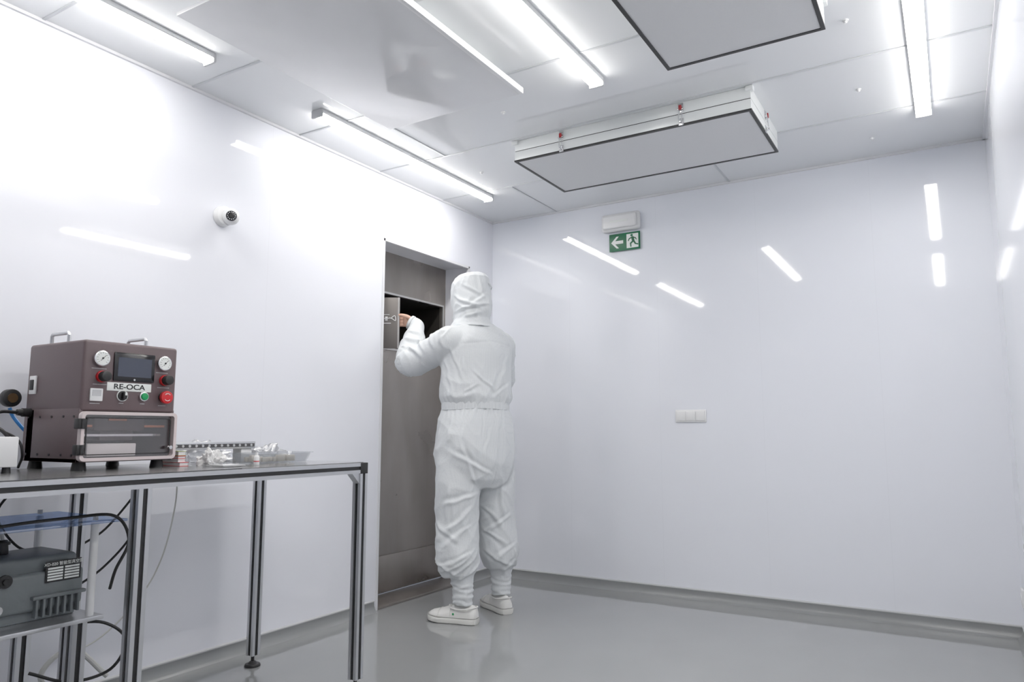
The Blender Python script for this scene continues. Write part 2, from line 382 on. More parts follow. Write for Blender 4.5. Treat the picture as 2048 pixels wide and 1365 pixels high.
mn=[[(.158+.0085*math.cos(a),.094+.0085*math.sin(a)) for a in [2*math.pi*k/16 for k in range(16)]],
 stroke((.162,.085),(.170,.052),.017),stroke((.158,.080),(.140,.072),.007),stroke((.141,.074),(.134,.058),.006),stroke((.165,.081),(.184,.074),.007),stroke((.183,.076),(.190,.062),.006),
 stroke((.168,.055),(.148,.040),.010),stroke((.149,.042),(.152,.018),.008),stroke((.172,.055),(.184,.034),.010),stroke((.183,.036),(.202,.030),.008)]
sp(mn,'running_figure_symbol',m_signgreen)
r=root('light_switch',(1.435,D,1.075),'white triple rocker light switch on the wall','light switch')
MB().box((1.34,D-.008,1.037),(1.53,D,1.113),.003).done('switch_plate',m_white,r)
for k in range(3):
    x=1.349+k*.0595; MB().box((x,D-.013,1.046),(x+.0535,D-.006,1.104),.002).done('rocker',m_white,r)
r=root('wall_socket',(W,4.27,.21),'white wall socket plate beside the corner','socket')
MB().box((W-.012,4.22,.17),(W,4.30,.25),.003).done('socket_plate',m_white,r)
MB().cyl((W-.014,4.26,.21),(W-.010,4.26,.21),.02).done('socket_insert',m_white,r)

# ------------------------------------------------------------------ work table
TY0,TY1,TX0,TX1,TZ=.38,2.21,.18,.80,.86
T=root('work_table',(.49,1.3,0),'aluminium profile work table with black slots and dark top','table')
mb=MB()
for x in (TX0+.02,TX1-.02): mb.profile((x,TY0+.04,TZ-.02),(x,TY1-.04,TZ-.02))
for y in (TY0+.02,TY1-.02,1.30): mb.profile((TX0+.04,y,TZ-.02),(TX1-.04,y,TZ-.02))
mb.done('table_frame',[m_alu,m_black],T)
MB().box((TX0+.01,TY0+.01,TZ),(TX1-.015,1.62,TZ+.003)).done('perforated_plate',m_perf,T)
MB().box((TX0+.01,1.622,TZ),(TX1-.015,TY1-.01,TZ+.003)).done('table_top',m_top,T)
for x in (TX0,TX1-.04):
    for y in (TY0,TY1-.04): MB().box((x-.001,y-.001,TZ-.042),(x+.041,y+.041,TZ+.001),.002).done('corner_cap',m_black,T)
MB().prism([(TX1-.035,TY1-.04,TZ-.04),(TX1-.035,TY1-.08,TZ-.04),(TX1-.035,TY1-.04,TZ-.08)],(.03,0,0)).done('corner_gusset',m_alu,T)
for (x,y) in ((.78,2.19),(.20,2.19),(.78,1.28),(.20,1.42),(.78,.40),(.20,.40)):
    lg=MB().profile((x,y,.045),(x,y,TZ-.04)).done('leg',[m_alu,m_black],T)
    MB().cyl((x,y,0),(x,y,.012),.034,.030,24,.003).cyl((x,y,.012),(x,y,.022),.02,.010,24).cyl((x,y,.02),(x,y,.046),.007).done('foot',m_black,lg)

# ------------------------------------------------------------------ pump stand
C=root('pump_stand',(.45,.93,0),'aluminium stand with white posts and blue clear shelf under the table','stand')
for x in (.30,.60):
    for y in (.65,1.22):
        lg=MB().profile((x,y,.03),(x,y,.438)).done('leg',[m_alu,m_black],C)
        MB().cyl((x,y,0),(x,y,.012),.024,.02).cyl((x,y,.012),(x,y,.031),.006).done('foot',m_black,lg)
MB().box((.26,.60,.438),(.625,1.285,.450),.002).done('lower_shelf',m_alu,C)
for (x,y) in ((.60,1.255),(.285,1.255),(.60,.63),(.285,.63)):
    MB().cyl((x,y,.45),(x,y,.715),.011,seg=16).cyl((x,y,.722),(x,y,.735),.008,seg=6).done('post',m_white,C)
MB().box((.25,.58,.715),(.64,1.33,.722),.001).done('acrylic_shelf',m_blueacr,C)
P=root('vacuum_pump',(.42,1.05,.45),'grey cast vacuum pump with cooling fins and specification plate','vacuum pump')
mb=MB().box((.32,1.0,.478),(.548,1.262,.585),.012,seg=3).box((.33,1.01,.575),(.53,1.25,.628),.014,seg=3)
mb.cyl((.44,.70,.555),(.44,1.0,.555),.065,.065,32,.006).box((.34,1.0,.45),(.53,1.25,.48),.004)
for k in range(7): 
    y=1.125+k*.019; mb.box((.54,y,.462),(.562,y+.007,.515),.002)
for k in range(10):
    y=.72+k*.026; mb.cyl((.44,y,.555),(.44,y+.005,.555),.072)
mb.box((.545,1.115,.512),(.565,1.262,.522),.003)
mb.done('pump_body',m_pump,P)
pl=MB().box((.5475,1.15,.553),(.5505,1.250,.612),.001).done('name_plate',m_black,P)
RX90=(math.pi/2,0,math.pi/2)
text('XD-020 \u667a\u80fd\u578b\u771f\u7a7a\u6cf5',.0115,(.5511,1.20,.603),RX90,m_signwhite,'plate_text',pl,.0003)
mb=MB()
for k in range(5): mb.box((.5506,1.156,.589-k*.0078),(.5512,1.198,.594-k*.0078)).box((.5506,1.203,.589-k*.0078),(.5512,1.244,.594-k*.0078))
mb.done('plate_fields',m_signwhite,pl)
MB().cyl((.40,1.10,.628),(.40,1.10,.668),.018,.014,20,.002).cyl((.40,1.10,.655),(.40,1.10,.663),.021).done('inlet_port',m_black,P)
MB().cyl((.548,1.045,.575),(.556,1.045,.575),.018,seg=24).cyl((.556,1.045,.575),(.562,1.045,.575),.009,seg=6).done('sight_glass',m_black,P)
MB().cyl((.548,1.03,.50),(.558,1.03,.50),.013,seg=24).cyl((.558,1.03,.5),(.565,1.03,.5),.009,seg=6).done('drain_plug',m_chrome,P)
def cable(name,pts,rr,mat,lab,cat='cable'):
    o=MB().sweep(pts,rr,10,n=8).done(name,mat); o['label']=lab; o['category']=cat; return o
cable('hose',[(.40,1.10,.669),(.40,1.09,.70),(.40,1.05,.709),(.38,.95,.709),(.34,.80,.709)],.005,m_hose,'clear hose rising from the pump inlet','hose')
cable('power_cable',[(.66,.70,.70),(.66,.95,.735),(.655,1.15,.742),(.655,1.28,.735),(.66,1.325,.66),(.66,1.29,.58),(.62,1.30,.52)],.0045,m_black,'black cable looping over the clear shelf')
cable('power_cable',[(.56,1.21,.43),(.6,1.30,.42),(.62,1.36,.36),(.60,1.33,.28),(.55,1.24,.26),(.50,1.15,.30)],.0045,m_black,'black cable hanging in a loop below the stand')
cable('power_cable',[(.22,1.20,.80),(.2,1.17,.72),(.24,1.22,.62),(.25,1.32,.58),(.24,1.30,.50)],.004,m_black,'black cable hanging behind the pump')
cable('power_cable',[(.25,1.62,.81),(.24,1.60,.76),(.2,1.52,.64),(.17,1.44,.58),(.14,1.38,.5)],.004,m_black,'black cable sagging under the table top')
cable('power_cable',[(.30,1.62,.81),(.29,1.60,.74),(.28,1.57,.62),(.27,1.48,.52),(.26,1.38,.46)],.004,m_black,'black cable dropping from the table toward the stand')
cable('hose',[(.10,1.86,.84),(.08,1.87,.68),(.07,1.83,.48),(.05,1.75,.33),(.05,1.6,.22),(.06,1.45,.2)],.003,m_hose,'thin translucent hose hanging along the wall','hose')
cable('hose',[(.10,1.62,.10),(.08,1.50,.22),(.08,1.40,.16),(.09,1.46,.06),(.10,1.56,.009)],.009,m_hose,'clear hose coiled near the wall','hose')

# ------------------------------------------------------------------ bonding machine
TT=TZ+.003
B=root('bonding_machine',(.34,1.40,TT),'mauve metal bonding machine with gauges, screen and clear door','machine')
X0,X1,Y0,Y1,Z0,ZM,Z1=.17,.50,1.24,1.56,.888,1.045,1.27
mb=MB().box((X0,Y0,ZM),(X1,Y1,Z1),.010,seg=3).box((X0,Y0,Z0),(X0+.06,Y1,ZM+.01),.002).box((X0+.02,Y0,Z0),(X1-.004,Y0+.012,ZM+.01),.001).box((X0+.02,Y1-.012,Z0),(X1-.004,Y1,ZM+.01),.001).box((X0+.02,Y0,Z0),(X1-.004,Y1,Z0+.012),.001)
mb.done('machine_body',m_mauve,B)
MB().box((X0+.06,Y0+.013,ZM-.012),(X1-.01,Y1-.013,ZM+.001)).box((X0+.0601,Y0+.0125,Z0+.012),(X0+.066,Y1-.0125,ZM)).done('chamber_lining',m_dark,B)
MB().box((.33,1.30,.985),(.475,1.47,1.03),.004).box((.36,1.33,.955),(.46,1.44,.985),.003).done('press_head',m_mauved,B)
for bx in (((.476,1.345,1.018),(.478,1.405,1.024)),((.40,1.255,.997),(.47,1.298,1.004)),((.40,1.472,.997),(.47,1.545,1.004))): MB().box(*bx).done('heater_strip',m_orange,B)
MB().box((.34,1.275,.905),(.49,1.435,.945),.003).done('work_tray',m_white,B)
MB().box((.3,1.26,.968),(.47,1.54,.975)).done('guide_rail',m_chrome,B)
dy0,dy1,dz0,dz1=1.236,1.556,.892,1.045
def rrect(y0,y1,z0,z1,r,x,n=5):
    o=[]
    for cy,cz,a0 in ((y1-r,z1-r,0),(y0+r,z1-r,90),(y0+r,z0+r,180),(y1-r,z0+r,270)):
        for k in range(n+1):
            a=math.radians(a0+90*k/n); o.append(V((x,cy+r*math.cos(a),cz+r*math.sin(a))))
    return o
def frame(A,Bq,dx):
    dx=V((dx,0,0)); return MB().rings([A,[p+dx for p in A],[p+dx for p in Bq],Bq,A],cap=False)
dr=frame(rrect(dy0,dy1,dz0,dz1,.014,.503),rrect(dy0+.010,dy1-.010,dz0+.010,dz1-.010,.008,.503),.02).done('chamber_door',m_pink,B)
MB().box((.506,dy0+.006,dz0+.006),(.510,dy1-.006,dz1-.006)).done('door_pane',m_glass,dr)
frame(rrect(dy0+.018,dy1-.018,dz0+.018,dz1-.018,.008,.513),rrect(dy0+.021,dy1-.021,dz0+.021,dz1-.021,.006,.513),.003).done('pane_seal',m_black,dr)
for z in (.925,1.005):
    MB().box((.50,dy0-.012,z-.014),(.528,dy0+.012,z+.018),.003).cyl((.526,dy0,z-.012),(.526,dy0,z+.016),.005).done('hinge',m_black,dr)
MB().cyl((.523,1.53,.93),(.535,1.53,.93),.006).done('door_knob',m_chrome,dr)
for x in (.20,.46):
    for y in (1.27,1.53): MB().cyl((x,y,TT),(x,y,Z0),.022,.018).done('rubber_foot',m_black,B)
for y in (1.27,1.50):
    x0_=.245 if y<1.4 else .30
    MB().sweep([(x0_,y,Z1-.002),(x0_,y,Z1+.026),(x0_+.006,y,Z1+.033),(x0_+.10,y,Z1+.033),(x0_+.106,y,Z1+.026),(x0_+.106,y,Z1-.002)],.006,10,spl=False).done('carry_handle',m_alu,B)
F_=X1
for y in (1.292,1.506):
    g=MB().cyl((F_,y,1.213),(F_+.014,y,1.213),.026,.025,32,.002).done('pressure_gauge',m_chrome,B)
    MB().cyl((F_+.014,y,1.213),(F_+.0148,y,1.213),.0215,seg=32).done('dial_face',m_signwhite,g)
    mb=MB()
    for k in range(11):
        a=math.radians(225-27*k); c,s_=math.cos(a),math.sin(a); p=V((F_+.015,y+c*.017,1.213+s_*.017)); d=V((0,c,s_))
        mb.cyl(p-d*.002,p+d*.002,.0005,seg=6)
    mb.cyl((F_+.0155,y-.006,1.205),(F_+.0155,y+.011,1.224),.0007,seg=6).cyl((F_+.015,y,1.213),(F_+.0165,y,1.213),.003)
    mb.done('dial_marks',m_black,g)
sc=MB().box((F_,1.335,1.145),(F_+.006,1.475,1.238),.003).done('touch_screen',m_blackgloss,B)
MB().box((F_+.006,1.348,1.160),(F_+.0068,1.462,1.222)).done('screen_display',m_screen2,sc)
MB().cyl((F_+.006,1.405,1.151),(F_+.007,1.405,1.151),.003).done('screen_button',m_capgrey,sc)
for y in (1.299,1.514):
    k=MB().cyl((F_,y,1.156),(F_+.010,y,1.156),.019,.018,28,.001).done('regulator_base',m_red,B)
    MB().cyl((F_+.010,y,1.156),(F_+.034,y,1.156),.017,.016,20,.003).done('regulator_knob',m_black,k)
lp=MB().box((F_,1.318,1.113),(F_+.002,1.468,1.140),.0015).done('logo_plate',m_signwhite,B)
text('RE-OCA',.0235,(F_+.0024,1.392,1.1265),RX90,m_black,'logo_text',lp,.0003,1.25,.0005)
tm=MB().box((F_,1.265,1.078),(F_+.006,1.305,1.118),.002).done('timer_module',m_white,B)
MB().box((F_+.006,1.271,1.094),(F_+.007,1.299,1.113)).done('timer_display',m_capgrey,tm)
kn=MB().cyl((F_,1.370,1.098),(F_+.008,1.370,1.098),.016,.015,28,.001).box((F_+.008,1.364,1.086),(F_+.02,1.376,1.110),.002).done('selector_switch',m_black,B)
MB().box((F_+.02,1.369,1.099),(F_+.0205,1.375,1.109)).cyl((F_+.0001,1.37,1.098),(F_+.003,1.37,1.098),.0185).done('selector_mark',m_signwhite,kn)
gb=MB().cyl((F_,1.442,1.098),(F_+.008,1.442,1.098),.0165,.0155,28,.001).done('push_button',m_chrome,B)
MB().cyl((F_+.008,1.442,1.098),(F_+.013,1.442,1.098),.0125,.0115,28,.001).done('button_cap',m_green,gb)
es=MB().cyl((F_,1.512,1.098),(F_+.012,1.512,1.098),.016,.014,28,.001).done('emergency_stop',m_black,B)
eb=MB().cyl((F_+.012,1.512,1.098),(F_+.028,1.512,1.098),.021,.022,32,.004).done('stop_button',m_red,es)
mb=MB(); y,z=1.512,1.098
for a0 in (40,220):
    pts=[(F_+.0285,y+.012*math.cos(math.radians(a0+t*12)),z+.012*math.sin(math.radians(a0+t*12))) for t in range(9)]
    mb.sweep(pts,.0012,6,spl=False)
mb.done('stop_arrows',m_signwhite,eb)
for (y,z,w) in ((1.292,1.181,.05),(1.299,1.131,.05),(1.506,1.181,.046),(1.514,1.131,.046),(1.285,1.071,.034),(1.37,1.074,.018),(1.442,1.074,.018),(1.512,1.070,.03)):
    n_=int(w/.004); mb=MB()
    for k in range(n_): mb.box((F_,y-w/2+k*.004,z-.0012),(F_+.0006,y-w/2+k*.004+.0024,z+.0012))
    mb.done('caption_print',m_capgrey,B)
sw=MB().box((.196,Y0-.006,1.105),(.235,Y0,1.165),.002).done('power_switch',m_white,B)
MB().box((.205,Y0-.010,1.118),(.226,Y0-.005,1.152),.002).done('switch_rocker',m_black,sw)
MB().cyl((.205,Y0-.025,1.045),(.205,Y0,1.045),.014).cyl((.205,Y0-.04,1.045),(.205,Y0-.025,1.045),.010,.012).done('power_socket',m_black,B)
for x in (.20,.27,.34,.41,.47):
    for z in (.91,1.03): MB().cyl((x,Y0-.002,z),(x,Y0,z),.004,seg=12).done('side_screw',m_black,B)
cable('power_cable',[(.205,1.199,1.045),(.21,1.15,1.045),(.24,1.10,1.02),(.29,1.13,.98),(.30,1.16,.93),(.26,1.17,.90),(.20,1.16,.885),(.18,1.14,.869)],.0055,m_black,'black power cable plugged into the machine side')
cable('power_cable',[(.155,1.12,1.02),(.19,1.135,1.0),(.24,1.19,.96),(.25,1.205,.91),(.22,1.21,.868)],.004,m_black,'thin black cable curling down to the table')
cable('air_hose',[(.085,1.232,1.062),(.09,1.245,1.03),(.11,1.28,.98),(.12,1.32,.95),(.15,1.36,.94),(.169,1.38,.94)],.006,m_blue,'blue pneumatic hose behind the machine','hose')
r=root('air_regulator',(0,1.232,1.095),'black and brass round air regulator fixed on the wall','regulator')
MB().cyl((0,1.232,1.095),(.07,1.232,1.095),.012).cyl((.07,1.232,1.095),(.10,1.232,1.095),.030,.030,32,.004).done('regulator_body',m_black,r)
MB().cyl((.10,1.232,1.095),(.103,1.232,1.095),.016).done('regulator_face',M('brass',(.25,.16,.08),.3,metal=.8),r)
r=root('control_box',(.33,.94,TT),'white metal control box on black feet on the table','box')
MB().box((.2,.78,.880),(.45,1.10,.968),.004).done('box_body',m_white,r)
for x in (.22,.43):
    for y in (.80,1.08): MB().cyl((x,y,TT),(x,y,.881),.012,.01).done('rubber_foot',m_black,r)

# ------------------------------------------------------------------ items on the table
def book(a,b,mat,lab):
    r=root('notebook',((a[0]+b[0])/2,(a[1]+b[1])/2,a[2]),lab,'book',group='small stack of books on the table')
    MB().box(a,(b[0],b[1],a[2]+.0015)).box((a[0],a[1],b[2]-.0015),b).box((a[0],a[1],a[2]),(a[0]+.002,b[1],b[2])).done('cover',mat,r)
    MB().box((a[0]+.002,a[1]+.002,a[2]+.0015),(b[0]-.002,b[1]-.002,b[2]-.0015)).done('pages',m_paper,r)
book((.36,1.59,TT),(.50,1.625,TT+.014),m_red,'red notebook lying on the table')
book((.36,1.59,TT+.0142),(.49,1.62,TT+.026),m_paper,'white notebook stacked on a red one')
book((.37,1.59,TT+.0262),(.49,1.62,TT+.036),m_red,'red notebook in a small stack')
book((.37,1.59,TT+.0362),(.49,1.62,TT+.052),M('olive_cover',(.25,.3,.05),.5),'olive green notebook on top of the stack')
r=root('led_light_bar',(.40,1.78,TT+.054),'aluminium bar with a row of round LEDs resting on the books','light bar')
MB().box((.375,1.595,TT+.054),(.435,1.96,TT+.060),.001).box((.425,1.595,TT+.054),(.437,1.96,TT+.080),.001).box((.37,1.595,TT+.054),(.378,1.96,TT+.080),.001).box((.37,1.595,TT+.077),(.437,1.96,TT+.081),.001).done('bar_body',m_alu,r)
MB().box((.437,1.60,TT+.061),(.4385,1.955,TT+.074)).done('bar_strip',M('bar_strip_grey',(.06,.06,.065),.4),r)
for k in range(13):
    y=1.615+k*.027; MB().cyl((.4385,y,TT+.0675),(.441,y,TT+.0675),.005,.0045,16).done('led_lens',m_capgrey,r)
r=root('cardboard_block',(.40,1.90,TT),'white block under the light bar','block')
MB().box((.38,1.90,TT),(.43,1.95,TT+.0535),.002).done('block_body',m_white,r)
def heap(name,cx,cy,sx,sy,h,mat,label,cat,seed):
    tb=bmesh.new(); bmesh.ops.create_icosphere(tb,subdivisions=5,radius=1)
    for v in tb.verts:
        q=v.co.copy(); so=V((seed,seed*2,0)); k=1+.5*noise.noise(q*2.2+so)+.35*abs(noise.noise(q*4+so))-.25*abs(noise.noise(q*9+so))
        v.co=V((cx+q.x*sx*k,cy+q.y*sy*k,TT+max(0,.006+q.z*h*k)))
    mb=MB(); mb.add(tb); o=mb.done(name,mat,ang=60); o['label']=label; o['category']=cat
heap('tissue',.50,1.715,.045,.036,.045,m_paper,'crumpled white tissue heap on the table','tissue',0)
heap('plastic_bag',.30,1.82,.055,.11,.06,m_bag,'crumpled milky plastic bag lying behind the light bar','plastic bag',3)
heap('plastic_bag',.36,2.08,.06,.085,.050,m_bag,'crumpled milky plastic bag beside the tray','plastic bag',6)
bx=.64
r=root('glue_bottle',(bx,1.80,TT),'small white bottle with red printed label','bottle')
MB().cyl((bx,1.80,TT),(bx,1.80,TT+.030),.010,.010,24,.002).cyl((bx,1.80,TT+.030),(bx,1.80,TT+.036),.009,.005).done('bottle_body',m_white,r)
MB().cyl((bx,1.80,TT+.036),(bx,1.80,TT+.045),.005).done('bottle_cap',m_white,r)
MB().cyl((bx,1.80,TT+.012),(bx,1.80,TT+.015),.0104).done('bottle_label',m_red,r)
r=root('plastic_tray',(.51,1.98,TT),'shallow translucent plastic tray with parts inside','tray')
R1=rrect(0,1,0,1,.1,0)
def rr(x0,x1,y0,y1,z): return [V((x0+(x1-x0)*p.y,y0+(y1-y0)*p.z,z)) for p in R1]
MB().rings([rr(.47,.58,1.84,2.10,TT+.001),rr(.458,.592,1.825,2.115,TT+.036),rr(.450,.60,1.817,2.123,TT+.037),rr(.450,.60,1.817,2.123,TT+.040),rr(.460,.590,1.827,2.113,TT+.040),rr(.473,.577,1.843,2.097,TT+.004)]).done('tray_body',m_clear,r)
mb=MB()
for i in range(22):
    x=random.uniform(.48,.555);y=random.uniform(1.85,2.05); s_=random.uniform(.010,.024); mb.box((x,y,TT+.006),(x+s_*.7,y+s_*1.6,TT+.006+s_*1.1),.002)
mb.done('small_parts',[M('beige_plastic',(.62,.59,.53),.5)],r)['kind']='stuff'
r=root('flat_case',(.62,1.66,TT),'flat clear plastic case on the table','case')
MB().box((.58,1.62,TT),(.69,1.73,TT+.012),.003).done('case_body',m_clear,r)
MB().box((.59,1.63,TT+.002),(.68,1.72,TT+.006)).done('case_content',m_paper,r)

# ------------------------------------------------------------------ person
O=V((.54,3.36,0)); F=V((-.945,.327,0)).normalized(); R=V((.327,.945,0)).normalized(); Z=V((0,0,1))
person=root('person',(O.x,O.y,0),'person in white hooded cleanroom coverall reaching to an open hatch','person')
def el(c,a,b,z,n=32,e=1.0,sh=(0,0)):
    c=V((c.x,c.y,0)); return [c+R*(a*math.copysign(abs(math.cos(t))**e,math.cos(t))+sh[0])+F*(b*math.copysign(abs(math.sin(t))**e,math.sin(t))+sh[1])+Z*z for t in [2*math.pi*k/n for k in range(n)]]
def remesh(mb,vox,smooth=4):
    me=bpy.data.meshes.new('tmp'); mb.bm.to_mesh(me); mb.bm.free(); o=bpy.data.objects.new('tmp',me); scene.collection.objects.link(o)
    md=o.modifiers.new('r','REMESH'); md.mode='VOXEL'; md.voxel_size=vox; md.use_smooth_shade=True
    if smooth:
        s=o.modifiers.new('s','SMOOTH'); s.iterations=smooth; s.factor=.5
    bpy.context.view_layer.update()
    m2=bpy.data.meshes.new_from_object(o.evaluated_get(bpy.context.evaluated_depsgraph_get()))
    bpy.data.objects.remove(o); nb=MB(); nb.bm.from_mesh(m2); 
    for f in nb.bm.faces: f.smooth=True; f.material_index=0
    nb.bm.normal_update(); return nb
LS=O-R*.180+Z*1.480; LE=V((.195,3.205,1.375)); LWr=V((TIP.x,TIP.y,0))+u*.105+Z*1.605
RS=O+R*.180+Z*1.475; RE=V((.50,3.70,1.285)); RWr=V((.23,3.665,1.385))
LA=V((.56,3.22,.09)); RA=V((.60,3.53,.09))
mb=MB()
mb.rings([el(O,.10,.09,.80),el(O,.165,.12,.9),el(O,.165,.12,.98),el(O,.14,.10,1.12),el(O,.155,.11,1.28),el(O,.17,.115,1.40),el(O,.15,.10,1.48),el(O,.07,.065,1.54),el(O,.055,.058,1.60,sh=(0,.01)),el(O,.055,.058,1.68,sh=(0,.02))])
HC=V((.512,3.345,1.735))+F*.012
fr=Matrix((R,F,Z)).transposed()
mb.sph(HC+Z*.02,(.076,.095,.105),32,rot=fr); mb.sph(HC+F*.03-Z*.045,(.056,.062,.068),28,rot=fr)
mb.sweep([HC+F*.085+Z*.02,HC+F*.105-Z*.01,HC+F*.112-Z*.022],[.009,.013,.012],12)
mb.sph(HC+F*.095-Z*.055,(.022,.008,.006),16,rot=fr); mb.sph(HC+F*.088+Z*.038,(.05,.01,.008),16,rot=fr)
for sg in (-1,1): mb.sph(HC+R*.078*sg-Z*.002-F*.005,(.008,.018,.032),16,rot=fr)
for A_,k_,h_ in ((LA,V((.515,3.235,.50)),O-R*.09),(RA,V((.585,3.50,.50)),O+R*.09)):
    mb.sweep([h_+Z*.9,k_+Z*0,A_+Z*.02],[.085,.058,.04],20,n=10)
for S_,E_,W_ in ((LS,LE,LWr),(RS,RE,RWr)):
    mb.sweep([S_-(E_-S_)*.15,S_,E_,W_],[.05,.05,.04,.028],18,n=8)
T0=V((TIP.x,TIP.y,0)); n_=nn
def hp(a,b,z): return T0+u*a+n_*b+Z*z
zc=1.64
pr=[]
for (a,hz,th,b,zz) in ((.105,.026,.020,-.002,1.605),(.08,.034,.017,-.004,1.618),(.05,.038,.015,-.010,1.634),(.022,.038,.013,-.018,1.642)):
    pr.append([hp(a,b+th*math.sin(t),zz+hz*math.cos(t)) for t in [2*math.pi*k/20 for k in range(20)]])
mb.rings(pr)
for i,(dz,l) in enumerate(((.029,.068),(.0095,.076),(-.010,.070),(-.029,.054))):
    z=zc+dz; mb.sweep([hp(.03,-.018,z),hp(.008,-.024,z+.001),hp(.008-l*.45,-.026,z),hp(.008-l*.8,-.023,z-.002),hp(.008-l,-.0185,z-.003)],[.0092,.009,.0082,.0078,.0063],12)
mb.sweep([hp(.075,.006,zc+.0),hp(.048,.018,zc+.018),hp(.018,.022,zc+.026),hp(-.004,.0185,zc+.028)],[.014,.012,.010,.0075],12)
hd=(RWr-RE).normalized(); hd=(hd+V((-.3,-.05,.1))).normalized(); hs=hd.cross(Z).normalized(); hu=hs.cross(hd)
def rp(a,b,c): return RWr+hd*a+hs*b+hu*c
mb.rings([[rp(a,w*math.cos(t),h_*math.sin(t)) for t in [2*math.pi*k/20 for k in range(20)]] for a,w,h_ in ((-.01,.026,.020),(.03,.038,.016),(.06,.042,.014),(.09,.041,.012))])
for i,(db_,l) in enumerate(((-.031,.066),(-.010,.076),(.011,.070),(.031,.054))):
    mb.sweep([rp(.075,db_,0),rp(.095,db_,.002),rp(.095+l*.45,db_,-.008),rp(.095+l*.75,db_,-.025),rp(.095+l*.85,db_,-.045)],[.010,.0095,.0085,.008,.0065],12)
mb.sweep([rp(.02,-.028,0),rp(.045,-.05,-.01),rp(.075,-.058,-.02),rp(.095,-.052,-.032)],[.014,.012,.0105,.008],12)
body=remesh(mb,.0046,2)
ob=body.done('body',m_skin,person,ang=180)
for sg in (-1,1):
    MB().sph(HC+R*.030*sg+F*.088+Z*.018,.011,16).done('eye',m_eye,ob); MB().sph(HC+R*.030*sg+F*.0975+Z*.018,.0045,12).done('iris',m_hair,ob)
mb=MB(); mk=[]
for i in range(9):
    z=.004-.012*i; rowp=[]
    for k in range(17):
        t=math.radians(-80+10*k); ra=.078-.0006*i*i*.4; fb=.100+(.022*math.exp(-(t/.35)**2)*(1-abs(i-2.5)/7))-.0035*max(0,i-4)
        rowp.append(HC+R*(ra*math.sin(t))+F*(fb*math.cos(t)+.012)+Z*z)
    mk.append(rowp)
tb=bmesh.new(); vv=[[tb.verts.new(p) for p in r_] for r_ in mk]
for i in range(8):
    for k in range(16): tb.faces.new((vv[i][k],vv[i][k+1],vv[i+1][k+1],vv[i+1][k]))
mb.add(tb); mo=mb.done('face_mask',m_fabric,person,ang=180); sd=mo.modifiers.new('s','SOLIDIFY'); sd.thickness=.002

def limb(mb,pts,rad,n=8,seg=28): mb.sweep(pts,rad,seg,n=n)
mb=MB()
tor=[(1.605,.070,.074,.012),(1.58,.105,.086,.006),(1.555,.158,.103,0),(1.52,.195,.122,-.004),(1.47,.212,.142,-.006),(1.40,.212,.154,-.006),(1.30,.210,.158,-.004),(1.22,.214,.166,0),(1.17,.215,.169,0),(1.145,.204,.162,0),(1.12,.190,.154,0),(1.095,.198,.160,0),(1.05,.214,.172,0),(.97,.228,.184,0),(.88,.232,.190,0),(.80,.226,.186,0),(.73,.20,.168,0),(.68,.15,.13,0)]
mb.rings([el(O,a,b,z,40,.92,(0,s)) for z,a,b,s in tor][::-1])
hl=O-R*.105; hr=O+R*.112
limb(mb,[hl+Z*.88,V((.505,3.245,.70)),V((.512,3.235,.50)),V((.525,3.222,.33)),V((.54,3.222,.235))],[.125,.124,.111,.117,.090])
limb(mb,[hr+Z*.88,V((.583,3.478,.70)),V((.590,3.495,.50)),V((.598,3.515,.33)),V((.600,3.525,.245))],[.122,.118,.103,.111,.088])
limb(mb,[V((.548,3.222,.26)),LA+Z*.10,LA+Z*.0],[.072,.057,.053])
limb(mb,[V((.600,3.527,.27)),RA+Z*.10,RA+Z*.0],[.072,.057,.053])
for S_,E_,W_,rd in ((LS,LE,LWr,[.088,.084,.083,.080,.070,.048]),(RS,RE,RWr,[.088,.082,.076,.070,.060,.044])):
    c0=S_+(O+Z*1.45-S_)*.5
    limb(mb,[c0,S_+Z*-.01,(S_+E_)/2-Z*.016,E_-Z*.006,(E_+W_)/2,W_+(E_-W_)*.12],rd)
d=(RWr-RE).normalized(); limb(mb,[RWr-d*.05,RWr-d*.02,RWr+d*.012],[.042,.037,.036],n=4)
PE=hp(.066,-.006,1.626)
limb(mb,[LWr+(LE-LWr)*.2,LWr,PE],[.048,.045,.043],n=5)
suit=remesh(mb,.0060,16)
nz_=noise.noise
def crease(p,s=2.0,e=2.5): 
    n=abs(nz_(p)); return max(0,1-n*s*1.6)**e
def seg_d(p,a,b):
    ab=b-a; t=max(0,min(1,(p-a).dot(ab)/ab.length_squared)); return (p-a-ab*t).length,t
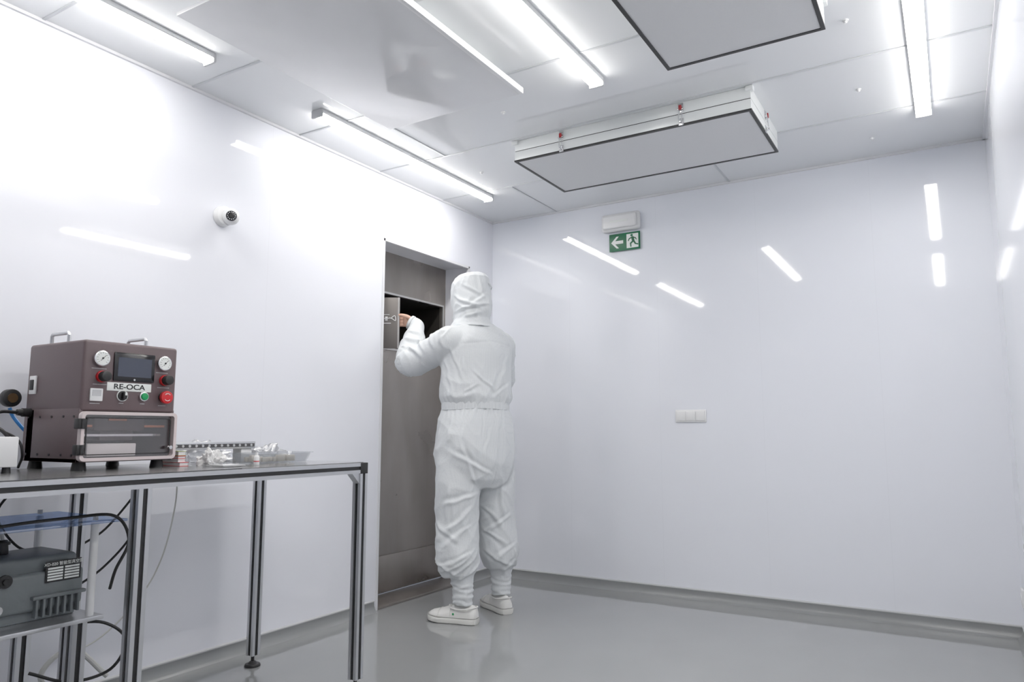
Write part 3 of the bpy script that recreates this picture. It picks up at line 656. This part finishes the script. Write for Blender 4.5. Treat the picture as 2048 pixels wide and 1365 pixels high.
# drape folds laid out on the back of the suit: (lateral offset, height) end points, ridge half width, height
VR=V((.857,.515,0)); TC=V((.515,-.857,0))
def PX(x,y): return ((x-950)*.00278,.985+(862-y)*.00278)
FOLD=[]
def fold(x0,y0,x1,y1,w=.009,h=.0070): 
    a=PX(x0,y0); b=PX(x1,y1); FOLD.append((V(a),V(b),w*.9,h*.7))
for q in ((888,715,912,800),(900,700,932,770),(1016,700,992,792),(928,720,925,748,.008),(945,745,1000,792),(1020,765,985,803),(960,655,1010,676,.008,.006),
          (905,655,885,690),(930,790,960,770,.009,.007),
          (985,945,905,900,.012,.011),(958,980,890,1000,.013,.012),(955,965,925,880,.010,.008),(965,980,1018,955,.012,.011),(985,850,965,940,.009,.006),(885,840,875,905,.010,.007),(905,838,900,890,.009,.006),(1005,838,1008,890,.009,.006),(935,838,930,880,.008,.005),(968,838,975,875,.008,.005),
          (952,1000,900,1050,.013,.011),(950,1035,885,1080,.013,.011),(873,1030,925,1065,.012,.010),(948,1085,890,1118,.012,.012),(875,1095,930,1135,.012,.012),(950,1110,905,1148,.011,.011),(880,1135,940,1152,.009,.010),(905,960,895,1030,.013,.008),
          (962,1005,1010,1050,.013,.011),(1022,1020,975,1060,.012,.010),(965,1050,1015,1085,.012,.011),(1030,1080,985,1115,.012,.012),(968,1090,1020,1125,.011,.011),(1030,1112,990,1140,.009,.010),(1000,970,1005,1030,.012,.008),
          (812,690,850,722,.012,.012),(835,668,850,712,.011,.011),(858,660,872,712,.012,.011),(880,662,892,706,.011,.009),(800,672,832,680,.010,.010),(798,690,825,700,.010,.010),(805,655,830,662,.008,.008)):
    fold(*q)
for v in suit.bm.verts:
    p=v.co; q=p-O; rr_=q.dot(R); ff=q.dot(F); z=p.z; ang=math.atan2(ff,rr_)
    dl,_=seg_d(p,LS,LE); dl2,_=seg_d(p,LE,LWr); dr1,_=seg_d(p,RS,RE); dr2,_=seg_d(p,RE,RWr); arm=min(dl,dl2,dr1,dr2)
    wa=max(0,min(1,(.125-arm)/.03)) if z>1.2 else 0
    w1=nz_(V((p.x*2.1,p.y*2.1,z*2)))
    b=0
    n1=crease(V((rr_*4.5+z*1.6+ff*2,ff*5,z*1.9+w1*.8+rr_*1.5))); b+=.006*n1
    n2=crease(V((rr_*5-z*2.4,ff*4+4,z*2.6+7+rr_*2))); b+=.005*n2
    n5=crease(V((rr_*11+z*3,ff*11,z*6+3)),1.8,2); b+=.0022*n5
    k=math.exp(-((z-1.12)/.055)**2); b+=k*.003*math.sin(ang*34+6*nz_(V((z*9,ang*2,0))))
    for zc_,s_,a_ in ((.29,.06,.013),(.50,.09,.006),(.68,.08,.006)):
        k=math.exp(-((z-zc_)/s_)**2); n3=crease(V((rr_*3,ff*4,z*11+2.5*w1+abs(rr_)*7)),1.5,2); b+=k*a_*n3
    if z<.20: b=.0022*math.sin(z*210+6*nz_(p*10))+.005*crease(V((p.x*10,p.y*10,z*26)),1.4,2)
    if ff<0 and .66<z<1.09 and abs(rr_)<.008: b-=.004*(1-abs(rr_)/.008)
    if ff<-.03 and z>1.3: b-=.003*math.exp(-((z-(1.468-.12*abs(rr_)))/.005)**2)
    c=0
    if wa>0:
        de=min((p-LE).length,(p-RE).length); k=math.exp(-(de/.10)**2)
        ax=(LE-LS).normalized() if dl<dl2 else (LWr-LE).normalized()
        if min(dr1,dr2)<min(dl,dl2): ax=(RE-RS).normalized() if dr1<dr2 else (RWr-RE).normalized()
        s_=p.dot(ax); n3=crease(V((p.x*4+s_*2,p.y*4,s_*11+2*nz_(p*4))),1.5,2); c+=(.005+.008*k)*n3
        c+=.004*crease(p*7)
    d=b*(1-wa)+c*wa-.003
    fc=v.normal.dot(TC)
    if fc>-.1 and z>.2:
        wf=min(1,(fc+.1)/.35); P2=V((q.dot(VR),z)); P2.x+=.014*nz_(V((z*14,1,2))); P2.y+=.012*nz_(V((P2.x*16,5,3)))
        for (a,bb,w_,h_) in FOLD:
            ab=bb-a; L2=ab.length; t=(P2-a).dot(ab)/(L2*L2)
            if t<-.25 or t>1.25: continue
            dd=((P2-a).x*ab.y-(P2-a).y*ab.x)/L2
            if abs(dd)>.06: continue
            tp=math.exp(-((t-.5)/.42)**4)
            ww=w_*(.6+.55*max(0,min(1,t)))
            d+=wf*h_*tp*(math.exp(-(dd/ww)**2)-.75*math.exp(-((dd-1.9*ww)/(1.2*ww))**2))
    v.co=p+v.normal*d
bmesh.ops.smooth_vert(suit.bm,verts=suit.bm.verts,factor=.3,use_axis_x=True,use_axis_y=True,use_axis_z=True)
cov=suit.done('coverall',m_fabric,person,ang=180)
mb=MB(); rg=[]
for z,o_ in ((1.099,.000),(1.101,.0065),(1.120,.0075),(1.139,.0065),(1.141,.000)):
    ring=[]
    for t in [2*math.pi*k/240 for k in range(240)]:
        rr2=.0008*math.sin(t*60+3*math.sin(t*5))
        ring.append(O+R*((.193+o_+rr2)*math.cos(t))+F*((.157+o_+rr2)*math.sin(t))+Z*(z+.003*math.sin(t*3+1)))
    rg.append(ring)
mb.rings(rg,cap=False).done('waistband',m_fabric,cov,ang=40)
d=(PE-LWr).normalized(); MB().cyl(PE-d*.010,PE+d*.006,.0445,.0435,28,.002).done('knit_cuff',m_fabric,cov)
d=(RWr-RE).normalized(); MB().cyl(RWr-d*.004,RWr+d*.030,.0375,.036,28,.002).done('knit_cuff',m_fabric,cov)
# hood: slack at the crown and the nape
hz=[(1.558,.122,.120,-.012),(1.575,.108,.112,-.010),(1.605,.092,.105,-.010),(1.64,.090,.116,-.016),(1.68,.096,.129,-.012),(1.72,.1,.130,-.002),(1.77,.101,.129,.003),(1.81,.097,.122,.001),(1.84,.087,.110,-.006),(1.858,.068,.090,-.012),(1.868,.036,.050,-.016)]
C0=V((.512,3.345,0))
N=96; nrow=80; ZB=1.558
zs=[h_[0] for h_ in hz]
def hzv(z):
    i=min(max(bisect.bisect(zs,z)-1,0),len(zs)-2); t=(z-zs[i])/(zs[i+1]-zs[i]); t=max(0,min(1,t)); return [hz[i][k]+(hz[i+1][k]-hz[i][k])*t for k in (1,2,3)]
HF=[]
for (x0,y0,x1,y1,w_,h_) in ((905,625,975,612,.007,.011),(912,600,965,622,.008,.010),(975,590,940,618,.008,.008),(920,570,972,600,.008,.006),(925,640,965,628,.007,.009),(905,590,930,612,.007,.007),(930,548,922,575,.007,.005),(955,550,966,600,.007,.006)):
    HF.append((V(PX(x0,y0)),V(PX(x1,y1)),w_,h_))
tb=bmesh.new(); rows=[]
for i in range(nrow+1):
    t=i/nrow; z=ZB+(1.868-ZB)*(1-(1-t)**1.4) 
    a,b,s_=hzv(z); row=[]
    for k in range(N):
        th=2*math.pi*k/N; dirv=R*math.cos(th)+F*math.sin(th)
        p=C0+R*a*math.cos(th)+F*(b*math.sin(th)+s_)+Z*z
        w2=nz_(p*4)
        q=crease(V((math.cos(th)*1.1+w2,math.sin(th)*1.1,z*9+math.cos(th)*1.2)),1.5,2); q2=crease(V((p.x*12+3,p.y*12+z*6,z*7)),1.6,2)
        lo=math.exp(-((z-1.63)/.06)**2)
        dd0=(.003+.009*lo)*q+.005*q2-.002
        if dirv.dot(TC)>-.1:
            P2=V(((p-O).dot(VR),z))
            for (fa,fb,w_,h_) in HF:
                ab=fb-fa; L2=ab.length; tt=(P2-fa).dot(ab)/(L2*L2); dd=((P2-fa).x*ab.y-(P2-fa).y*ab.x)/L2
                if -.25<tt<1.25 and abs(dd)<.05: dd0+=h_*math.exp(-((tt-.5)/.42)**4)*(math.exp(-(dd/w_)**2)-.7*math.exp(-((dd-1.9*w_)/(1.2*w_))**2))
        p+=dirv*dd0
        row.append(tb.verts.new(p))
    rows.append(row)
for i in range(nrow):
    for k in range(N):
        k2=(k+1)%N; cz=(rows[i][k].co.z+rows[i+1][k].co.z)/2; th=2*math.pi*(k+.5)/N
        off=abs(math.atan2(math.sin(th-math.pi/2),math.cos(th-math.pi/2)))
        if 1.655<cz<1.815 and (off/.80)**2+((cz-1.735)/.08)**2<1: continue
        tb.faces.new((rows[i][k],rows[i][k2],rows[i+1][k2],rows[i+1][k]))
cv=tb.verts.new(C0-F*.016+Z*1.873)
for k in range(N): tb.faces.new((rows[-1][k],rows[-1][(k+1)%N],cv))
mb=MB(); mb.add(tb); ho=mb.done('hood',m_fabric,person,ang=180); sd=ho.modifiers.new('s','SOLIDIFY'); sd.thickness=.003; sd.offset=-1
pts=[]
for k in range(30):
    t=math.radians(285+85*k/29); z=1.80-.035*k/29
    a,b,s_=hzv(z); pts.append(C0+R*(a+.007)*math.cos(t)+F*((b+.007)*math.sin(t)+s_)+Z*z)
tb=bmesh.new(); A_=[tb.verts.new(p+Z*.006) for p in pts]; B_=[tb.verts.new(p-Z*.006) for p in pts]
for k in range(29): tb.faces.new((A_[k],A_[k+1],B_[k+1],B_[k]))
mb=MB(); mb.add(tb); so=mb.done('hood_strap',m_fabric,ho,ang=180); sd=so.modifiers.new('s','SOLIDIFY'); sd.thickness=.002
p=pts[12]; dv=(p-C0-Z*p.z).normalized(); MB().cyl(p+dv*.0,p+dv*.004,.0045).done('snap_button',m_capgrey,so)
def shoe(ank,d,logo):
    d=V(d).normalized(); s=Z.cross(d); c=V((ank.x,ank.y,0))
    Mx=Matrix(((d.x,s.x,0,c.x),(d.y,s.y,0,c.y),(0,0,1,0),(0,0,0,1)))
    out=[(-.085,.012),(-.082,.026),(-.068,.036),(-.03,.040),(.02,.039),(.07,.043),(.115,.050),(.15,.049),(.175,.040),(.190,.024),(.196,.008)]
    def ol(k=1.): return [(x,-w*k) for x,w in out]+[(x,w*k) for x,w in out[::-1]]
    def ring(k,z,lift=True): return [V((x*(.985 if k<1 else 1),y*k,z+(max(0,(x-.12))*.10 if lift and x>.12 else 0))) for x,y in ol(k)]
    so=MB().rings([ring(.97,0),ring(1.06,.004),ring(1.09,.022),ring(1.06,.028),ring(.98,.029)],mx=Mx).done('shoe',m_sole,person,label='white slip-on work shoe')
    MB().rings([ring(1.0,.0285),ring(1.045,.0295),ring(1.045,.0315),ring(1.0,.0325)],mx=Mx).done('shoe_welt',m_welt,so)
    mb=MB(); rg=[]
    for x,w,h_ in ((-.083,.020,.060),(-.075,.032,.076),(-.055,.038,.084),(-.02,.040,.084),(.02,.041,.084),(.05,.043,.080),(.08,.046,.070),(.11,.048,.060),(.14,.048,.053),(.165,.042,.047),(.182,.030,.038),(.190,.014,.031)):
        z0=.024+max(0,x-.12)*.10
        rg.append([V((x,w*math.cos(t)*(1 if math.sin(t)<.5 else .95),z0+(h_-z0+.01)*max(0,math.sin(t))**.8)) for t in [math.pi*k/16 for k in range(17)]])
    mb.rings(rg,mx=Mx).done('shoe_upper',m_shoe,so,ang=50)
    for xs in (.055,.12):
        w_=.044 if xs<.1 else .0485; h_=.082 if xs<.1 else .060
        MB().sweep([V((xs,w_*math.cos(t)*1.0,.03+(h_-.03+.009)*math.sin(t)**.85)) for t in [math.pi*(k+.3)/14.6 for k in range(15)]],.0013,6,mx=Mx).done('shoe_seam',m_sole,so)
    cps=[(.075,0,.084),(.05,.036,.078),(0,.043,.074),(-.05,.040,.080),(-.083,0,.086),(-.05,-.040,.080),(0,-.043,.074),(.05,-.036,.078),(.075,0,.084)]
    MB().sweep(cps,.004,8,mx=Mx).done('shoe_collar',m_shoe,so)
    if logo: MB().cyl((.035,.0415,.050),(.035,.0445,.050),.005,mx=Mx).done('shoe_badge',m_green,so)
shoe(LA,(-.985,-.17,0),True); shoe(RA,(-.86,.51,0),False)

# ------------------------------------------------------------------ world, camera
w=bpy.data.worlds.new('w'); scene.world=w; w.use_nodes=True; w.node_tree.nodes['Background'].inputs[0].default_value=(.8,.85,1,1); w.node_tree.nodes['Background'].inputs[1].default_value=.3
f=1456.6; phi=math.atan(180/f); th=math.atan(885*math.cos(phi)/f)
fw=V((-math.sin(th)*math.cos(phi),math.cos(th)*math.cos(phi),math.sin(phi))); rt=V((math.cos(th),math.sin(th),0)); up=rt.cross(fw)
cd=bpy.data.cameras.new('camera'); cd.sensor_width=36; cd.lens=f/2048*36; cd.clip_start=.02
co=bpy.data.objects.new('camera',cd); scene.collection.objects.link(co)
co.matrix_world=Matrix(((rt.x,up.x,-fw.x,2.8),(rt.y,up.y,-fw.y,0),(rt.z,up.z,-fw.z,.985),(0,0,0,1)))
scene.camera=co
scene.view_settings.view_transform='Standard'; scene.view_settings.exposure=0; scene.view_settings.gamma=1.14
